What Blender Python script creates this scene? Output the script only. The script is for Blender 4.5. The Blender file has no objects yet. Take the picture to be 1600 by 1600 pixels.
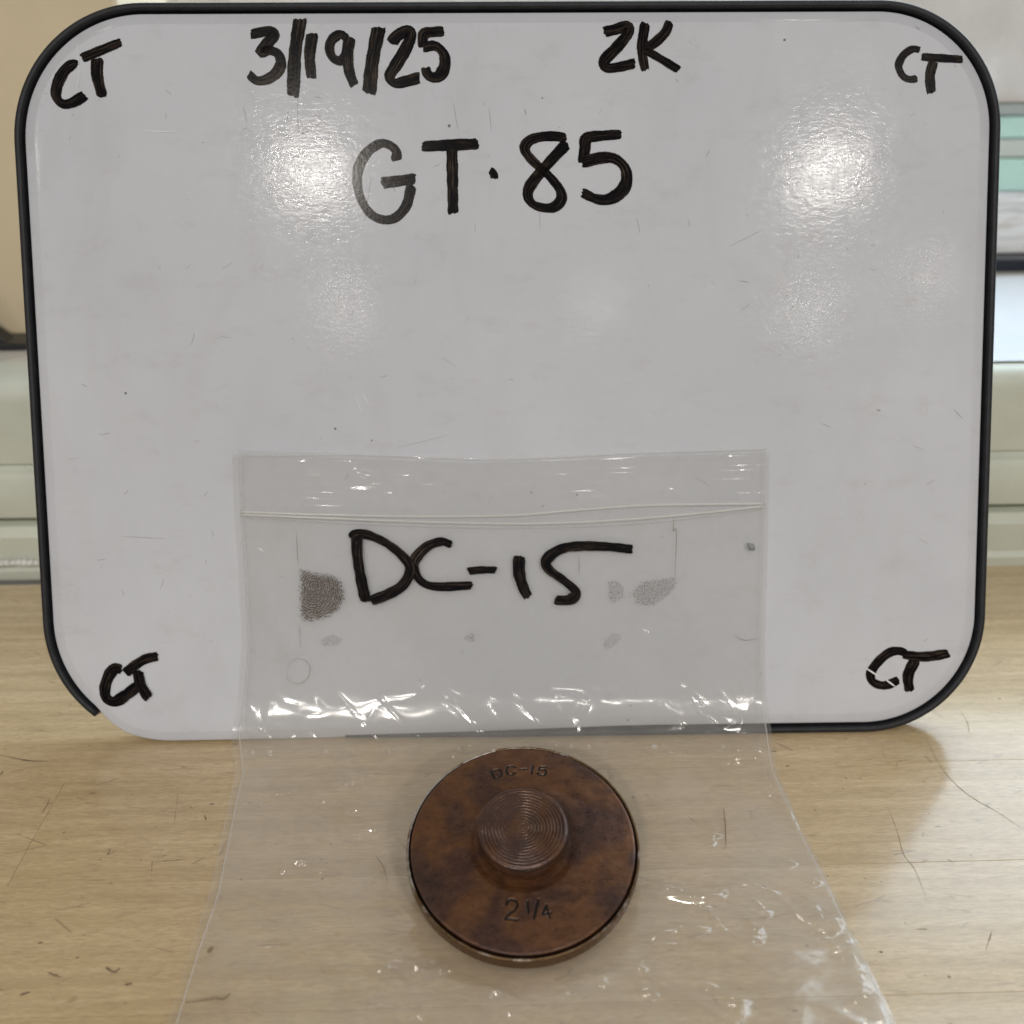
import bpy, math, random
import numpy as np
from mathutils import Vector, Matrix
random.seed(7); rng = np.random.default_rng(11)
S = bpy.context.scene; COL = S.collection
R_ = math.radians

# ---------------------------------------------------------------- camera
FPX = 1550.0; PITCH = math.atan(770/FPX); ROLL = R_(0.8); CH = 0.190
Fv = np.array([0, math.cos(PITCH), -math.sin(PITCH)])
R0 = np.array([1., 0, 0]); U0 = np.array([0, math.sin(PITCH), math.cos(PITCH)])
Rv = math.cos(ROLL)*R0 - math.sin(ROLL)*U0; Uv = math.sin(ROLL)*R0 + math.cos(ROLL)*U0
O = np.array([0, 0, CH])
cam_d = bpy.data.cameras.new('camera'); cam = bpy.data.objects.new('camera', cam_d); COL.objects.link(cam)
cam_d.sensor_width = 36; cam_d.lens = 36*FPX/1600; cam_d.clip_start = 0.01; cam_d.clip_end = 50
M = Matrix.Identity(4)
for i in range(3):
    M[i][0] = Rv[i]; M[i][1] = Uv[i]; M[i][2] = -Fv[i]; M[i][3] = O[i]
cam.matrix_world = M
cam_d.dof.use_dof = True; cam_d.dof.focus_distance = 0.260; cam_d.dof.aperture_fstop = 12
S.camera = cam
S.render.resolution_x = S.render.resolution_y = 1024

# ---------------------------------------------------------------- world, room lamps, exposure
W = bpy.data.worlds.new('World'); S.world = W; W.use_nodes = True
bg = W.node_tree.nodes['Background']; bg.inputs[0].default_value = (0.97, 0.985, 1.0, 1); bg.inputs[1].default_value = 0.155
S.view_settings.view_transform = 'Standard'; S.view_settings.look = 'None'
S.view_settings.exposure = 0.22; S.view_settings.gamma = 1
try:
    S.cycles.transparent_max_bounces = 24; S.cycles.max_bounces = 10
except Exception: pass

def lamp(x, y, z, L, size=0.21, col=(1.0, 0.945, 0.865)):
    d = bpy.data.lights.new('ceiling_lamp', 'AREA'); d.shape = 'DISK'; d.size = size
    d.energy = L*math.pi*math.pi*(size/2)**2; d.color = col
    o = bpy.data.objects.new('ceiling_lamp', d); COL.objects.link(o); o.location = (x, y, z)
    return o
LAMPS = [(-.56, -1.95, 1.7, 205), (.93, -1.98, 1.7, 205), (-1.75, -1.75, 1.7, 60),
         (-.60, -2.76, 1.7, 55), (.32, -2.82, 1.7, 32), (1.12, -2.86, 1.7, 55), (1.48, -2.60, 1.7, 36),
         (-.9, -.55, 1.7, 42, .12), (.55, -.6, 1.7, 42, .12), (-.35, .75, 1.7, 38, .12), (1.1, .8, 1.7, 38, .12), (-1.7, .6, 1.7, 28, .12)]  # unseen overhead lamps, added for glints on the film and light on the table
for l in LAMPS: lamp(*l)

# ---------------------------------------------------------------- helpers
def ray(x, y): return Fv + Rv*(x-800)/FPX + Uv*(800-y)/FPX
def onp(x, y, P, N):
    d = ray(x, y); t = np.dot(P-O, N)/np.dot(d, N); return O + t*d
def link(o, parent=None):
    COL.objects.link(o)
    if parent is not None: o.parent = parent
    return o
def tag(o, label=None, cat=None, group=None, kind=None):
    if label: o['label'] = label
    if cat: o['category'] = cat
    if group: o['group'] = group
    if kind: o['kind'] = kind
    return o
def empty(name, loc=(0, 0, 0), mat=None):
    o = bpy.data.objects.new(name, None); COL.objects.link(o); o.empty_display_size = .02
    if mat is not None: o.matrix_world = mat
    else: o.location = loc
    return o
def mesh(name, v, f, mat, parent=None, smooth=True, uv=None, attr=None):
    me = bpy.data.meshes.new(name)
    v = np.asarray(v, dtype=float)
    me.from_pydata([tuple(p) for p in v], [], [tuple(int(i) for i in q) for q in f])
    me.materials.append(mat)
    me.polygons.foreach_set('use_smooth', [smooth]*len(me.polygons))
    if uv is not None:
        l = me.uv_layers.new(name='UVMap'); vi = np.empty(len(me.loops), dtype=np.int32)
        me.loops.foreach_get('vertex_index', vi); l.data.foreach_set('uv', np.asarray(uv)[vi].ravel())
    if attr is not None:
        for k, a in attr.items():
            at = me.attributes.new(k, 'FLOAT', 'POINT'); at.data.foreach_set('value', np.asarray(a, dtype=np.float32))
    me.update()
    return link(bpy.data.objects.new(name, me), parent)
def grid_faces(n, m, closed=False):
    f = []
    for i in range(n-1):
        for j in range(m if closed else m-1):
            a = i*m+j; b = i*m+(j+1) % m
            f.append((a, b, b+m, a+m))
    return f
def box(x0, x1, y0, y1, z0, z1, off=0):
    v = [(x, y, z) for z in (z0, z1) for y in (y0, y1) for x in (x0, x1)]
    f = [(0, 2, 3, 1), (4, 5, 7, 6), (0, 1, 5, 4), (2, 6, 7, 3), (0, 4, 6, 2), (1, 3, 7, 5)]
    return v, [tuple(i+off for i in q) for q in f]
def bevel(o, w, seg=3):
    m = o.modifiers.new('bevel', 'BEVEL'); m.width = w; m.segments = seg; m.limit_method = 'ANGLE'; return o
def catmull(P, n=8):
    P = [np.array(p, dtype=float) for p in P]
    if len(P) < 3: return [P[0]+(P[1]-P[0])*t for t in np.linspace(0, 1, 10)]
    Q = [2*P[0]-P[1]]+P+[2*P[-1]-P[-2]]; out = []
    for i in range(1, len(Q)-2):
        a, b, c, d = Q[i-1:i+3]
        for k in range(n):
            t = k/n
            out.append(.5*((2*b)+(-a+c)*t+(2*a-5*b+4*c-d)*t*t+(-a+3*b-3*c+d)*t**3))
    out.append(P[-1]); return out
def tube(pts, r, seg=6):
    pts = [np.array(p, dtype=float) for p in pts]; v = []; n = len(pts)
    for i, p in enumerate(pts):
        t = pts[min(i+1, n-1)]-pts[max(i-1, 0)]; t /= np.linalg.norm(t)+1e-12
        a = np.cross(t, [0, 0, 1.]);
        if np.linalg.norm(a) < 1e-3: a = np.cross(t, [0, 1., 0])
        a /= np.linalg.norm(a); b = np.cross(a, t)
        rr = r if np.isscalar(r) else r[i]
        for k in range(seg):
            w = 2*math.pi*k/seg; v.append(p+rr*(math.cos(w)*a+math.sin(w)*b))
    f = grid_faces(n, seg, True)
    f.append(tuple(range(seg))[::-1]); f.append(tuple(range((n-1)*seg, n*seg)))
    return v, f
def vnoise(X, Y, sx, sy, seed):
    """smooth value noise at cell size sx, sy"""
    g = np.random.default_rng(seed).uniform(-1, 1, (64, 64))
    u = X/sx+1000.37; w = Y/sy+1000.71
    i = np.floor(u).astype(int); j = np.floor(w).astype(int); a = u-i; b = w-j
    a = a*a*(3-2*a); b = b*b*(3-2*b)
    G = lambda p, q: g[p % 64, q % 64]
    return (G(i, j)*(1-a)+G(i+1, j)*a)*(1-b)+(G(i, j+1)*(1-a)+G(i+1, j+1)*a)*b

# node shorthand
class NT:
    def __init__(s, name):
        s.m = bpy.data.materials.new(name); s.m.use_nodes = True; s.t = s.m.node_tree; s.n = s.t.nodes; s.n.clear()
        s.out = s.n.new('ShaderNodeOutputMaterial')
    def node(s, typ, **kw):
        n = s.n.new('ShaderNode'+typ)
        for k, v in kw.items():
            if k.startswith('i_'):
                key = k[2:]; key = int(key) if key.isdigit() else key.replace('_', ' ')
                s.set(n.inputs[key], v)
            else: setattr(n, k, v)
        return n
    def set(s, inp, v):
        if isinstance(v, bpy.types.NodeSocket): s.t.links.new(v, inp)
        elif isinstance(v, bpy.types.Node): s.t.links.new(v.outputs[0], inp)
        elif isinstance(v, tuple) and len(v) == 3 and inp.type == 'RGBA': inp.default_value = (*v, 1)
        else: inp.default_value = v
    def coord(s, out='Object', scale=(1, 1, 1), loc=None):
        c = s.node('TexCoord'); mp = s.node('Mapping'); s.set(mp.inputs['Vector'], c.outputs[out]); mp.inputs['Scale'].default_value = scale
        if loc is not None: s.set(mp.inputs['Location'], loc)
        return mp.outputs[0]
    def noise(s, vec, scale, detail=4, rough=.55, dist=0):
        n = s.node('TexNoise'); s.set(n.inputs['Vector'], vec); n.inputs['Scale'].default_value = scale
        n.inputs['Detail'].default_value = detail; n.inputs['Roughness'].default_value = rough; n.inputs['Distortion'].default_value = dist
        return n.outputs[0]
    def ramp(s, fac, stops):
        n = s.node('ValToRGB'); s.set(n.inputs[0], fac); e = n.color_ramp.elements
        while len(e) < len(stops): e.new(.5)
        for i, (p, c) in enumerate(stops):
            e[i].position = p; e[i].color = (*c, 1) if isinstance(c, tuple) else (c, c, c, 1)
        return n.outputs[0]
    def mix(s, fac, a, b, mode='MIX'):
        n = s.node('MixRGB', blend_type=mode); s.set(n.inputs[0], fac); s.set(n.inputs[1], a); s.set(n.inputs[2], b); return n.outputs[0]
    def math(s, op, a, b=0.0, c=None, clamp=False):
        n = s.node('Math', operation=op, use_clamp=clamp); s.set(n.inputs[0], a); s.set(n.inputs[1], b)
        if c is not None: s.set(n.inputs[2], c)
        return n.outputs[0]
    def bump(s, h, dist, strength=1.0, normal=None):
        n = s.node('Bump'); s.set(n.inputs['Height'], h); n.inputs['Distance'].default_value = dist; n.inputs['Strength'].default_value = strength
        if normal is not None: s.set(n.inputs['Normal'], normal)
        return n.outputs[0]
    def pbr(s, **kw):
        n = s.node('BsdfPrincipled')
        for k, v in kw.items(): s.set(n.inputs[k.replace('_', ' ')], v)
        s.t.links.new(n.outputs[0], s.out.inputs[0]); return n
def simple(name, col, rough=.5, var=.08, scale=40, bump=0.0, metal=0.0, spec=.5):
    t = NT(name); c = t.coord(); n = t.noise(c, scale, 6)
    lo = tuple(x*(1-var) for x in col); hi = tuple(min(1, x*(1+var)) for x in col)
    k = t.ramp(n, [(.3, lo), (.7, hi)])
    p = t.pbr(Base_Color=k, Roughness=rough, Metallic=metal, Specular_IOR_Level=spec)
    if bump: t.set(p.inputs['Normal'], t.bump(t.noise(c, scale*12, 3), bump))
    return t.m

# ---------------------------------------------------------------- materials
def mat_wood():
    t = NT('butcher_block_wood'); oi = t.node('ObjectInfo'); rnd = oi.outputs['Random']
    cx = t.node('CombineXYZ'); t.set(cx.inputs[0], t.math('MULTIPLY', rnd, 7.3)); t.set(cx.inputs[1], t.math('MULTIPLY', rnd, 31.7)); t.set(cx.inputs[2], rnd)
    c = t.coord('Object', (1, 1, 1), cx.outputs[0])
    cs = t.coord('Object', (1, 9, 9), cx.outputs[0]); cf = t.coord('Object', (1, 14, 14), cx.outputs[0])
    big = t.noise(cs, 9, 4, .55, .6); fine = t.noise(cf, 60, 5, .6, .3); cloud = t.noise(c, 14, 3)
    base = t.ramp(big, [(.28, (.57, .42, .220)), (.45, (.66, .50, .280)), (.62, (.71, .55, .325)), (.8, (.63, .465, .255))])
    base = t.mix(.30, base, t.ramp(fine, [(.25, (.40, .26, .12)), (.6, (.70, .54, .32))]))
    # soft ripples that cross each board in bands
    wv = t.node('TexWave', wave_type='BANDS', bands_direction='Y'); t.set(wv.inputs['Vector'], t.coord('Object', (.25, 1, 1), cx.outputs[0]))
    wv.inputs['Scale'].default_value = 42; wv.inputs['Distortion'].default_value = 5; wv.inputs['Detail'].default_value = 3; wv.inputs['Detail Scale'].default_value = .8
    base = t.mix(t.math('MULTIPLY', wv.outputs['Fac'], .24), base, (.40, .28, .14))
    # per-board tone
    hs = t.node('HueSaturation'); t.set(hs.inputs['Color'], base); t.set(hs.inputs['Value'], t.math('MULTIPLY_ADD', rnd, .13, .93)); t.set(hs.inputs['Saturation'], t.math('MULTIPLY_ADD', rnd, -.15, 1.02))
    base = hs.outputs[0]
    short = t.noise(t.coord('Object', (1, 6, 1), cx.outputs[0]), 330, 4, .7)
    base = t.mix(t.ramp(short, [(.46, 0.0), (.66, .50)]), base, (.36, .26, .155))
    base = t.mix(t.ramp(short, [(.28, .35), (.46, .0)]), base, (.80, .68, .48))
    base = t.mix(t.math('MULTIPLY', cloud, .12), base, (.36, .27, .17))
    # grey dirt rubbed in, small pits and nicks
    dirt = t.ramp(t.noise(t.coord('Object', (1, 2.2, 1)), 45, 6, .7), [(.56, 0.0), (.75, .35)])
    base = t.mix(dirt, base, (.27, .20, .13))
    def nick(sc, seed, th, squash):
        v = t.node('TexVoronoi'); t.set(v.inputs['Vector'], t.coord('Object', (1, squash, 1), (seed, seed*2, 0))); v.inputs['Scale'].default_value = sc
        wrp = t.noise(t.coord(), sc*5, 2)
        d = t.math('ADD', v.outputs['Distance'], t.math('MULTIPLY', wrp, .10))
        sel = t.node('SeparateColor'); t.set(sel.inputs[0], v.outputs['Color'])
        return t.math('MULTIPLY', t.math('LESS_THAN', d, th), t.math('GREATER_THAN', sel.outputs[0], .62))
    nk = t.math('MAXIMUM', nick(95, 1.3, .115, 2.2), t.math('MULTIPLY', nick(210, 4.1, .12, 1.6), .8))
    base = t.mix(t.math('MULTIPLY', nk, .72), base, (.10, .07, .045))
    hair = t.node('TexVoronoi', feature='DISTANCE_TO_EDGE'); t.set(hair.inputs['Vector'], t.coord('Object', (.5, 2, 1), (3, 1, 0))); hair.inputs['Scale'].default_value = 55
    h = t.math('MULTIPLY', t.math('LESS_THAN', hair.outputs['Distance'], .012), t.ramp(t.noise(t.coord(), 90, 2), [(.55, 0.0), (.62, .45)]))
    base = t.mix(h, base, (.2, .14, .08))
    rip = t.noise(t.coord('Object', (.6, 14, 1), cx.outputs[0]), 26, 3, .5, .2)
    base = t.mix(t.ramp(rip, [(.42, 0.0), (.66, .30)]), base, (.36, .25, .125))
    b = t.bump(t.noise(cf, 90, 4), .00005); b = t.bump(rip, .00010, 1, b); b = t.bump(t.math('SUBTRACT', big, nk), .00022, 1, b)
    t.pbr(Base_Color=base, Roughness=t.ramp(fine, [(.3, .44), (.7, .34)]), Specular_IOR_Level=.5, Coat_Weight=.9, Coat_Roughness=.15, Normal=b)
    return t.m

def mat_board():
    t = NT('dry_erase_laminate'); c = t.coord()
    cl = t.noise(c, 16, 5, .6)
    base = t.ramp(cl, [(.35, (.585, .602, .652)), (.65, (.632, .650, .700))])
    # rubbed marker haze, tiny black flecks, a few brown stains at the left edge
    st = t.ramp(t.noise(t.coord('Object', (.5, 1, 1)), 130, 6, .75), [(.54, 0.0), (.76, .30)])
    sm = t.ramp(t.noise(t.coord('Object', (1, .35, 1)), 34, 5, .65, 1.2), [(.50, 0.0), (.72, .16)]); base = t.mix(sm, base, (.46, .44, .42))
    base = t.mix(st, base, (.42, .40, .40))
    v = t.node('TexVoronoi'); t.set(v.inputs['Vector'], c); v.inputs['Scale'].default_value = 85
    se = t.node('SeparateColor'); t.set(se.inputs[0], v.outputs['Color'])
    fl = t.math('MULTIPLY', t.math('LESS_THAN', v.outputs['Distance'], t.math('MULTIPLY', se.outputs[1], .045)), t.math('GREATER_THAN', se.outputs[0], .55))
    base = t.mix(t.math('MULTIPLY', fl, .75), base, (.06, .05, .06))
    sp = t.node('SeparateXYZ'); t.set(sp.inputs[0], c)
    at = t.node('Attribute'); at.attribute_name = 'bevel_shade'
    base = t.mix(t.math('MULTIPLY', at.outputs['Fac'], .22), base, (.30, .29, .31))  # shading of the bevelled border painted into the colour, strongest along the top
    peel = t.noise(t.coord('Object', (.6, 1.25, 1.1)), 720, 3, .6, .4); wavy = t.noise(t.coord('Object', (1, 1, 1)), 150, 3, .55)
    b = t.bump(peel, .000027); b = t.bump(wavy, .00003, 1, b)
    sc = t.ramp(t.noise(c, 300, 3), [(.4, .06), (.7, .13)])
    t.pbr(Base_Color=base, Roughness=sc, Specular_IOR_Level=.05, Normal=b)
    return t.m

def mat_ink(name='marker_ink', gloss=.15):
    t = NT(name); u = t.coord('UV', (1, 1, 1))
    sp = t.node('SeparateXYZ'); t.set(sp.inputs[0], u)
    # streaks that run along the stroke
    s1 = t.noise(t.coord('UV', (90, 8, 1)), 1.0, 4, .6, .3); s2 = t.noise(t.coord('UV', (330, 3, 1)), 1.0, 3, .6)
    k = t.math('ADD', t.math('MULTIPLY', s1, .75), t.math('MULTIPLY', s2, .25))
    col = t.ramp(k, [(.44, (.003, .003, .005)), (.52, (.008, .006, .006)), (.63, (.060, .043, .031))])
    a = t.ramp(k, [(.55, 1.0), (.62, .93), (.70, .78)])
    rag = t.math('ABSOLUTE', t.math('SUBTRACT', sp.outputs[1], .5))
    edge = t.math('ADD', rag, t.math('MULTIPLY', t.math('SUBTRACT', t.noise(t.coord('Object'), 1500, 2), .5), .06))
    a = t.math('MULTIPLY', a, t.math('LESS_THAN', edge, .492))
    b = t.bump(t.noise(t.coord('Object'), 900, 3), .000012)
    t.pbr(Base_Color=col, Roughness=gloss, Alpha=a, Normal=b, Specular_IOR_Level=.09)
    return t.m

def mat_film():
    t = NT('clear_bag_film'); c = t.coord()
    n1 = t.noise(c, 48, 2, .5, .6); n2 = t.noise(c, 420, 3)
    ht = t.math('ADD', n1, t.math('MULTIPLY', n2, .012))
    uvs = t.node('SeparateXYZ'); t.set(uvs.inputs[0], t.coord('UV'))
    # embossed lines above the zip: uv.y in metres below the bag's mouth
    at = t.node('Attribute'); at.attribute_name = 'rib'
    b = t.bump(ht, .00045); b = t.bump(at.outputs['Fac'], .000024, 1, b)
    tr = t.node('BsdfTransparent', i_Color=(.99, .988, .982))
    veil = t.ramp(t.noise(c, 26, 4, .55, .8), [(.32, .075), (.68, .18)])
    df = t.node('BsdfDiffuse', i_Color=(.92, .91, .90)); tl = t.node('BsdfTranslucent', i_Color=(.92, .91, .90))
    m0 = t.node('MixShader'); m0.inputs[0].default_value = .45; t.set(m0.inputs[1], df.outputs[0]); t.set(m0.inputs[2], tl.outputs[0])
    # dust and specks on the film
    v = t.node('TexVoronoi'); t.set(v.inputs['Vector'], c); v.inputs['Scale'].default_value = 150
    se = t.node('SeparateColor'); t.set(se.inputs[0], v.outputs['Color'])
    fl = t.math('MULTIPLY', t.math('LESS_THAN', v.outputs['Distance'], t.math('MULTIPLY', se.outputs[1], .07)), t.math('GREATER_THAN', se.outputs[0], .72))
    dk = t.node('BsdfDiffuse', i_Color=(.12, .10, .09))
    m1 = t.node('MixShader'); t.set(m1.inputs[0], veil); t.set(m1.inputs[1], tr.outputs[0]); t.set(m1.inputs[2], m0.outputs[0])
    m2 = t.node('MixShader'); t.set(m2.inputs[0], t.math('MULTIPLY', fl, .5)); t.set(m2.inputs[1], m1.outputs[0]); t.set(m2.inputs[2], dk.outputs[0])
    gl = t.node('BsdfGlossy', i_Color=(1, 1, 1)); gl.inputs['Roughness'].default_value = .12; t.set(gl.inputs['Normal'], b)
    lw = t.node('LayerWeight'); t.set(lw.inputs['Normal'], b); fr = t.math('MULTIPLY_ADD', t.math('POWER', lw.outputs['Facing'], 5.0), .9, .062, clamp=True)
    m3 = t.node('MixShader'); t.set(m3.inputs[0], fr); t.set(m3.inputs[1], m2.outputs[0]); t.set(m3.inputs[2], gl.outputs[0])
    t.t.links.new(m3.outputs[0], t.out.inputs[0]); return t.m

def mat_milky(name='milky_plastic', fac=.45):
    t = NT(name)
    tr = t.node('BsdfTransparent', i_Color=(.95, .95, .95)); df = t.node('BsdfPrincipled'); df.inputs['Base Color'].default_value = (.85, .85, .83, 1); df.inputs['Roughness'].default_value = .15
    m = t.node('MixShader'); m.inputs[0].default_value = fac; t.set(m.inputs[1], tr.outputs[0]); t.set(m.inputs[2], df.outputs[0])
    t.t.links.new(m.outputs[0], t.out.inputs[0]); return t.m

def mat_print(name, strength, seed):
    """inked ridges of a finger, printed on film"""
    t = NT(name); u = t.coord('UV')
    d = t.noise(u, 1.5, 2); sp = t.node('SeparateXYZ'); t.set(sp.inputs[0], u)
    wv = t.node('TexWave', wave_type='RINGS', rings_direction='SPHERICAL')
    t.set(wv.inputs['Vector'], t.coord('UV', (1, .8, 1), (.25+seed*.1, -.15-seed*.1, 0))); wv.inputs['Scale'].default_value = 2.9; wv.inputs['Distortion'].default_value = 7.0; wv.inputs['Detail'].default_value = 2.5; wv.inputs['Detail Scale'].default_value = 2.0
    r = t.ramp(wv.outputs['Fac'], [(.35, 0.0), (.6, 1.0)])
    blot = t.ramp(t.noise(u, 16, 4, .7), [(.47, .0), (.58, 1.0)])
    ed = t.node('Attribute'); ed.attribute_name = 'fade'
    brk = t.ramp(t.math('ADD', ed.outputs['Fac'], t.math('MULTIPLY', t.math('SUBTRACT', t.noise(u, 9, 5, .75), .5), 2.2)), [(.35, 0.0), (.6, 1.0)])
    core = t.math('MAXIMUM', t.math('MULTIPLY', r, .85), t.math('MULTIPLY', blot, .75)) if strength > .8 else t.math('MULTIPLY', t.math('MULTIPLY_ADD', r, .6, .4), blot); a = t.math('MULTIPLY', core, t.math('MULTIPLY', brk, min(1.0, strength*1.25)))
    t.pbr(Base_Color=(.085, .055, .032), Roughness=.7, Alpha=a); return t.m

def mat_rust(name, tone=1.0, rough=.31, grey=0):
    t = NT(name); c = t.coord()
    big = t.noise(c, 52, 3, .5, .5); mid = t.noise(t.coord('Object', (1, 1.6, 1)), 330, 7, .75, .2); fine = t.noise(c, 1100, 5, .75)
    base = t.ramp(big, [(.36, (.050*tone, .026*tone, .021*tone)), (.45, (.085*tone, .036*tone, .022*tone)), (.53, (.185*tone, .076*tone, .022*tone)), (.60, (.13*tone, .050*tone, .019*tone)), (.68, (.060*tone, .030*tone, .024*tone))])
    base = t.mix(.38, base, t.ramp(mid, [(.36, (.028*tone, .016*tone, .013*tone)), (.5, (.09*tone, .038*tone, .02*tone)), (.66, (.20*tone, .092*tone, .042*tone))]))
    base = t.mix(t.ramp(fine, [(.60, 0.0), (.78, .45)]), base, (.36*tone, .20*tone, .12*tone))
    if grey: base = t.mix(.25, base, (.11, .058, .046))
    at = t.node('Attribute'); at.attribute_name = 'dirt'
    base = t.mix(at.outputs['Fac'], base, (.010, .006, .004))
    b = t.bump(fine, .00005); b = t.bump(mid, .00010, 1, b)
    t.pbr(Base_Color=base, Roughness=t.ramp(mid, [(.3, rough-.08), (.7, rough+.10)]), Metallic=.5, Specular_IOR_Level=.7, Coat_Weight=.25, Coat_Roughness=.3, Normal=b)
    return t.m

def mat_bezel():
    t = NT('worn_brass_steel'); c = t.coord(); n = t.noise(c, 120, 5, .7); f = t.noise(c, 900, 4)
    sp = t.node('SeparateXYZ'); t.set(sp.inputs[0], c)
    side = t.math('ADD', t.math('MULTIPLY_ADD', sp.outputs[0], -22, .0), t.math('MULTIPLY', sp.outputs[1], 14), clamp=True)     # the left half is rubbed to bare steel
    wear = t.ramp(t.math('ADD', n, t.math('MULTIPLY', side, .25)), [(.56, 0.0), (.70, 1.0)])
    col = t.mix(wear, t.ramp(f, [(.3, (.10, .06, .03)), (.7, (.20, .125, .065))]), (.52, .47, .42))
    lip = t.node('Attribute'); lip.attribute_name = 'lip'
    col = t.mix(lip.outputs['Fac'], (.15, .085, .042), col)
    b = t.bump(n, .00015); b = t.bump(f, .00004, 1, b)
    t.pbr(Base_Color=col, Roughness=t.ramp(f, [(.3, .28), (.7, .5)]), Metallic=.8, Normal=b); return t.m

WOOD = mat_wood(); BOARD = mat_board(); INK = mat_ink(); FILM = mat_film(); MILK = mat_milky('milky_plastic', .42); SEAM = mat_milky('seam_plastic', .22)
TRIM = simple('black_rubber', (.011, .012, .016), .58, .45, 260, .00008)
SCR = simple('scratch_grime', (.24, .17, .105), .7, .4, 400)
SCRL = simple('pale_scratch', (.80, .79, .80), .3)
SCRD = simple('grey_scratch', (.30, .28, .28), .5)

# ================================================================ TABLETOP
table = tag(empty('tabletop', (0, .2, 0)), 'pale wooden butcher-block tabletop under the board, bag and disc', None, None, 'structure')
table.rotation_euler.z = R_(.85)
bounds = [-.0405+.037*k for k in range(0, 11)]
bounds = [b for b in bounds]
joints = {6: [-.1262], 5: [.31], 4: [-.36, .26], 3: [-.30], 7: [-.29, .235], 8: [-.05+.33], 9: [.02], 2: [-.2], 1: [.2], 0: [-.1]}
def plank(x0, x1, y0, y1, tone=None):
    g = .00004
    v, f = box(x0+g, x1-g, y0+g, y1-g, -.022, 0)
    o = mesh('plank', v, f, WOOD, table, smooth=False); bevel(o, .00007, 2)
    return o
for k in range(10):
    y0 = .181+.037*(k-6)-.2; y1 = y0+.037
    xs = [-.62]+sorted(joints.get(k, []))+[.62]
    for a, b in zip(xs, xs[1:]): plank(a, b, y0, y1)
# long scratches and dents, traced on the surface
ZUP = np.array([0, 0, 1.])
def ground(x, y, z=0.0): return onp(x, y, np.array([0, 0, z]), ZUP)
def ribbon(pts, w, z=0.0, N=ZUP, taper=True, jit=0.0):
    P = catmull(pts, 6); v = []; uv = []; n = len(P); L = 0
    for i, p in enumerate(P):
        t = P[min(i+1, n-1)]-P[max(i-1, 0)]; t /= np.linalg.norm(t)+1e-12
        s = np.cross(N, t); k = (math.sin(math.pi*min(1, (i+.6)/n))**.5 if taper else 1)*(1+jit*random.uniform(-1, 1))
        if i: L += np.linalg.norm(p-P[i-1])
        v += [p+s*w/2*k+N*z, p-s*w/2*k+N*z]; uv += [(L, 0), (L, 1)]
    return v, [(2*i, 2*i+1, 2*i+3, 2*i+2) for i in range(n-1)], uv
class Acc:
    def __init__(s): s.v = []; s.f = []; s.uv = []
    def add(s, v, f, uv=None):
        o = len(s.v); s.v += list(v); s.f += [tuple(i+o for i in q) for q in f]; s.uv += list(uv) if uv is not None else [(0, 0)]*len(v)
sc = Acc()
for pts, w in [([(1445, 1142), (1452, 1165), (1475, 1205), (1510, 1240), (1560, 1270), (1600, 1297)], .00035),
               ([(1380, 1160), (1382, 1185), (1400, 1198), (1405, 1190), (1450, 1180)], .0002),
               ([(1388, 1262), (1402, 1300), (1412, 1335), (1430, 1360), (1448, 1405)], .00028),
               ([(1500, 1110), (1512, 1130), (1514, 1145)], .00022), ([(1420, 1140), (1440, 1146)], .0003),
               ([(0, 1180), (40, 1188), (75, 1190)], .0006), ([(66, 1270), (75, 1255), (77, 1248)], .0004),
               ([(235, 1348), (262, 1345), (290, 1343)], .00028), ([(278, 1240), (272, 1290)], .00015), ([(160, 1331), (172, 1327), (168, 1335), (180, 1330)], .0005),
               ([(238, 1345), (236, 1370)], .00018), ([(75, 1520), (95, 1527)], .0006), ([(30, 1555), (48, 1550)], .0007), ([(166, 1512), (178, 1519), (188, 1513)], .0009),
               ([(194, 1539), (207, 1537)], .0007), ([(0, 1212), (5, 1205)], .0006), ([(140, 1240), (150, 1239)], .0004), ([(1320, 1215), (1324, 1218)], .0005),
               ([(1343, 1215), (1346, 1218)], .0005), ([(1440, 1220), (1446, 1223)], .0004), ([(1270, 1264), (1276, 1268)], .0005), ([(1480, 1342), (1490, 1348)], .00025),
               ([(1374, 1487), (1380, 1488)], .0006), ([(1480, 1526), (1486, 1527)], .0006), ([(1450, 1452), (1432, 1452)], .0003), ([(1550, 1455), (1540, 1485)], .0003),
               ([(98, 1302), (102, 1300)], .0006), ([(320, 1274), (322, 1282)], .0005), ([(300, 1350), (320, 1340)], .00025)]:
    sc.add(*ribbon([ground(*p) for p in pts], w*(.45 if len(pts) > 3 else .75), .00006, ZUP, True, .5))
for _ in range(420):                       # short random nicks over the visible top
    x, y = random.uniform(-.24, .24), random.uniform(.09, .325); a = random.gauss(.3, .7); l = random.uniform(.0005, .0035)*random.random()
    p = np.array([x, y, 0]); d = np.array([math.cos(a), math.sin(a), 0])*l
    sc.add(*ribbon([p, p+d*.5+np.array([0, 1, 0])*random.uniform(-.1, .1)*l, p+d], random.uniform(.00008, .00022), .00006, ZUP, True, .3))
scr = mesh('scratch_marks', sc.v, sc.f, SCR, None, False); scr['kind'] = 'stuff'
scr.parent = table; table_m = Matrix.Translation((0, .2, 0)) @ Matrix.Rotation(R_(.85), 4, 'Z'); scr.matrix_parent_inverse = table_m.inverted()

# ================================================================ WHITEBOARD
LEAN = R_(21); BY = .2325
Nb = np.array([0, -math.cos(LEAN), math.sin(LEAN)]); Vb = np.array([0, math.sin(LEAN), math.cos(LEAN)]); Pb = np.array([0, BY, 0])
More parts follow.
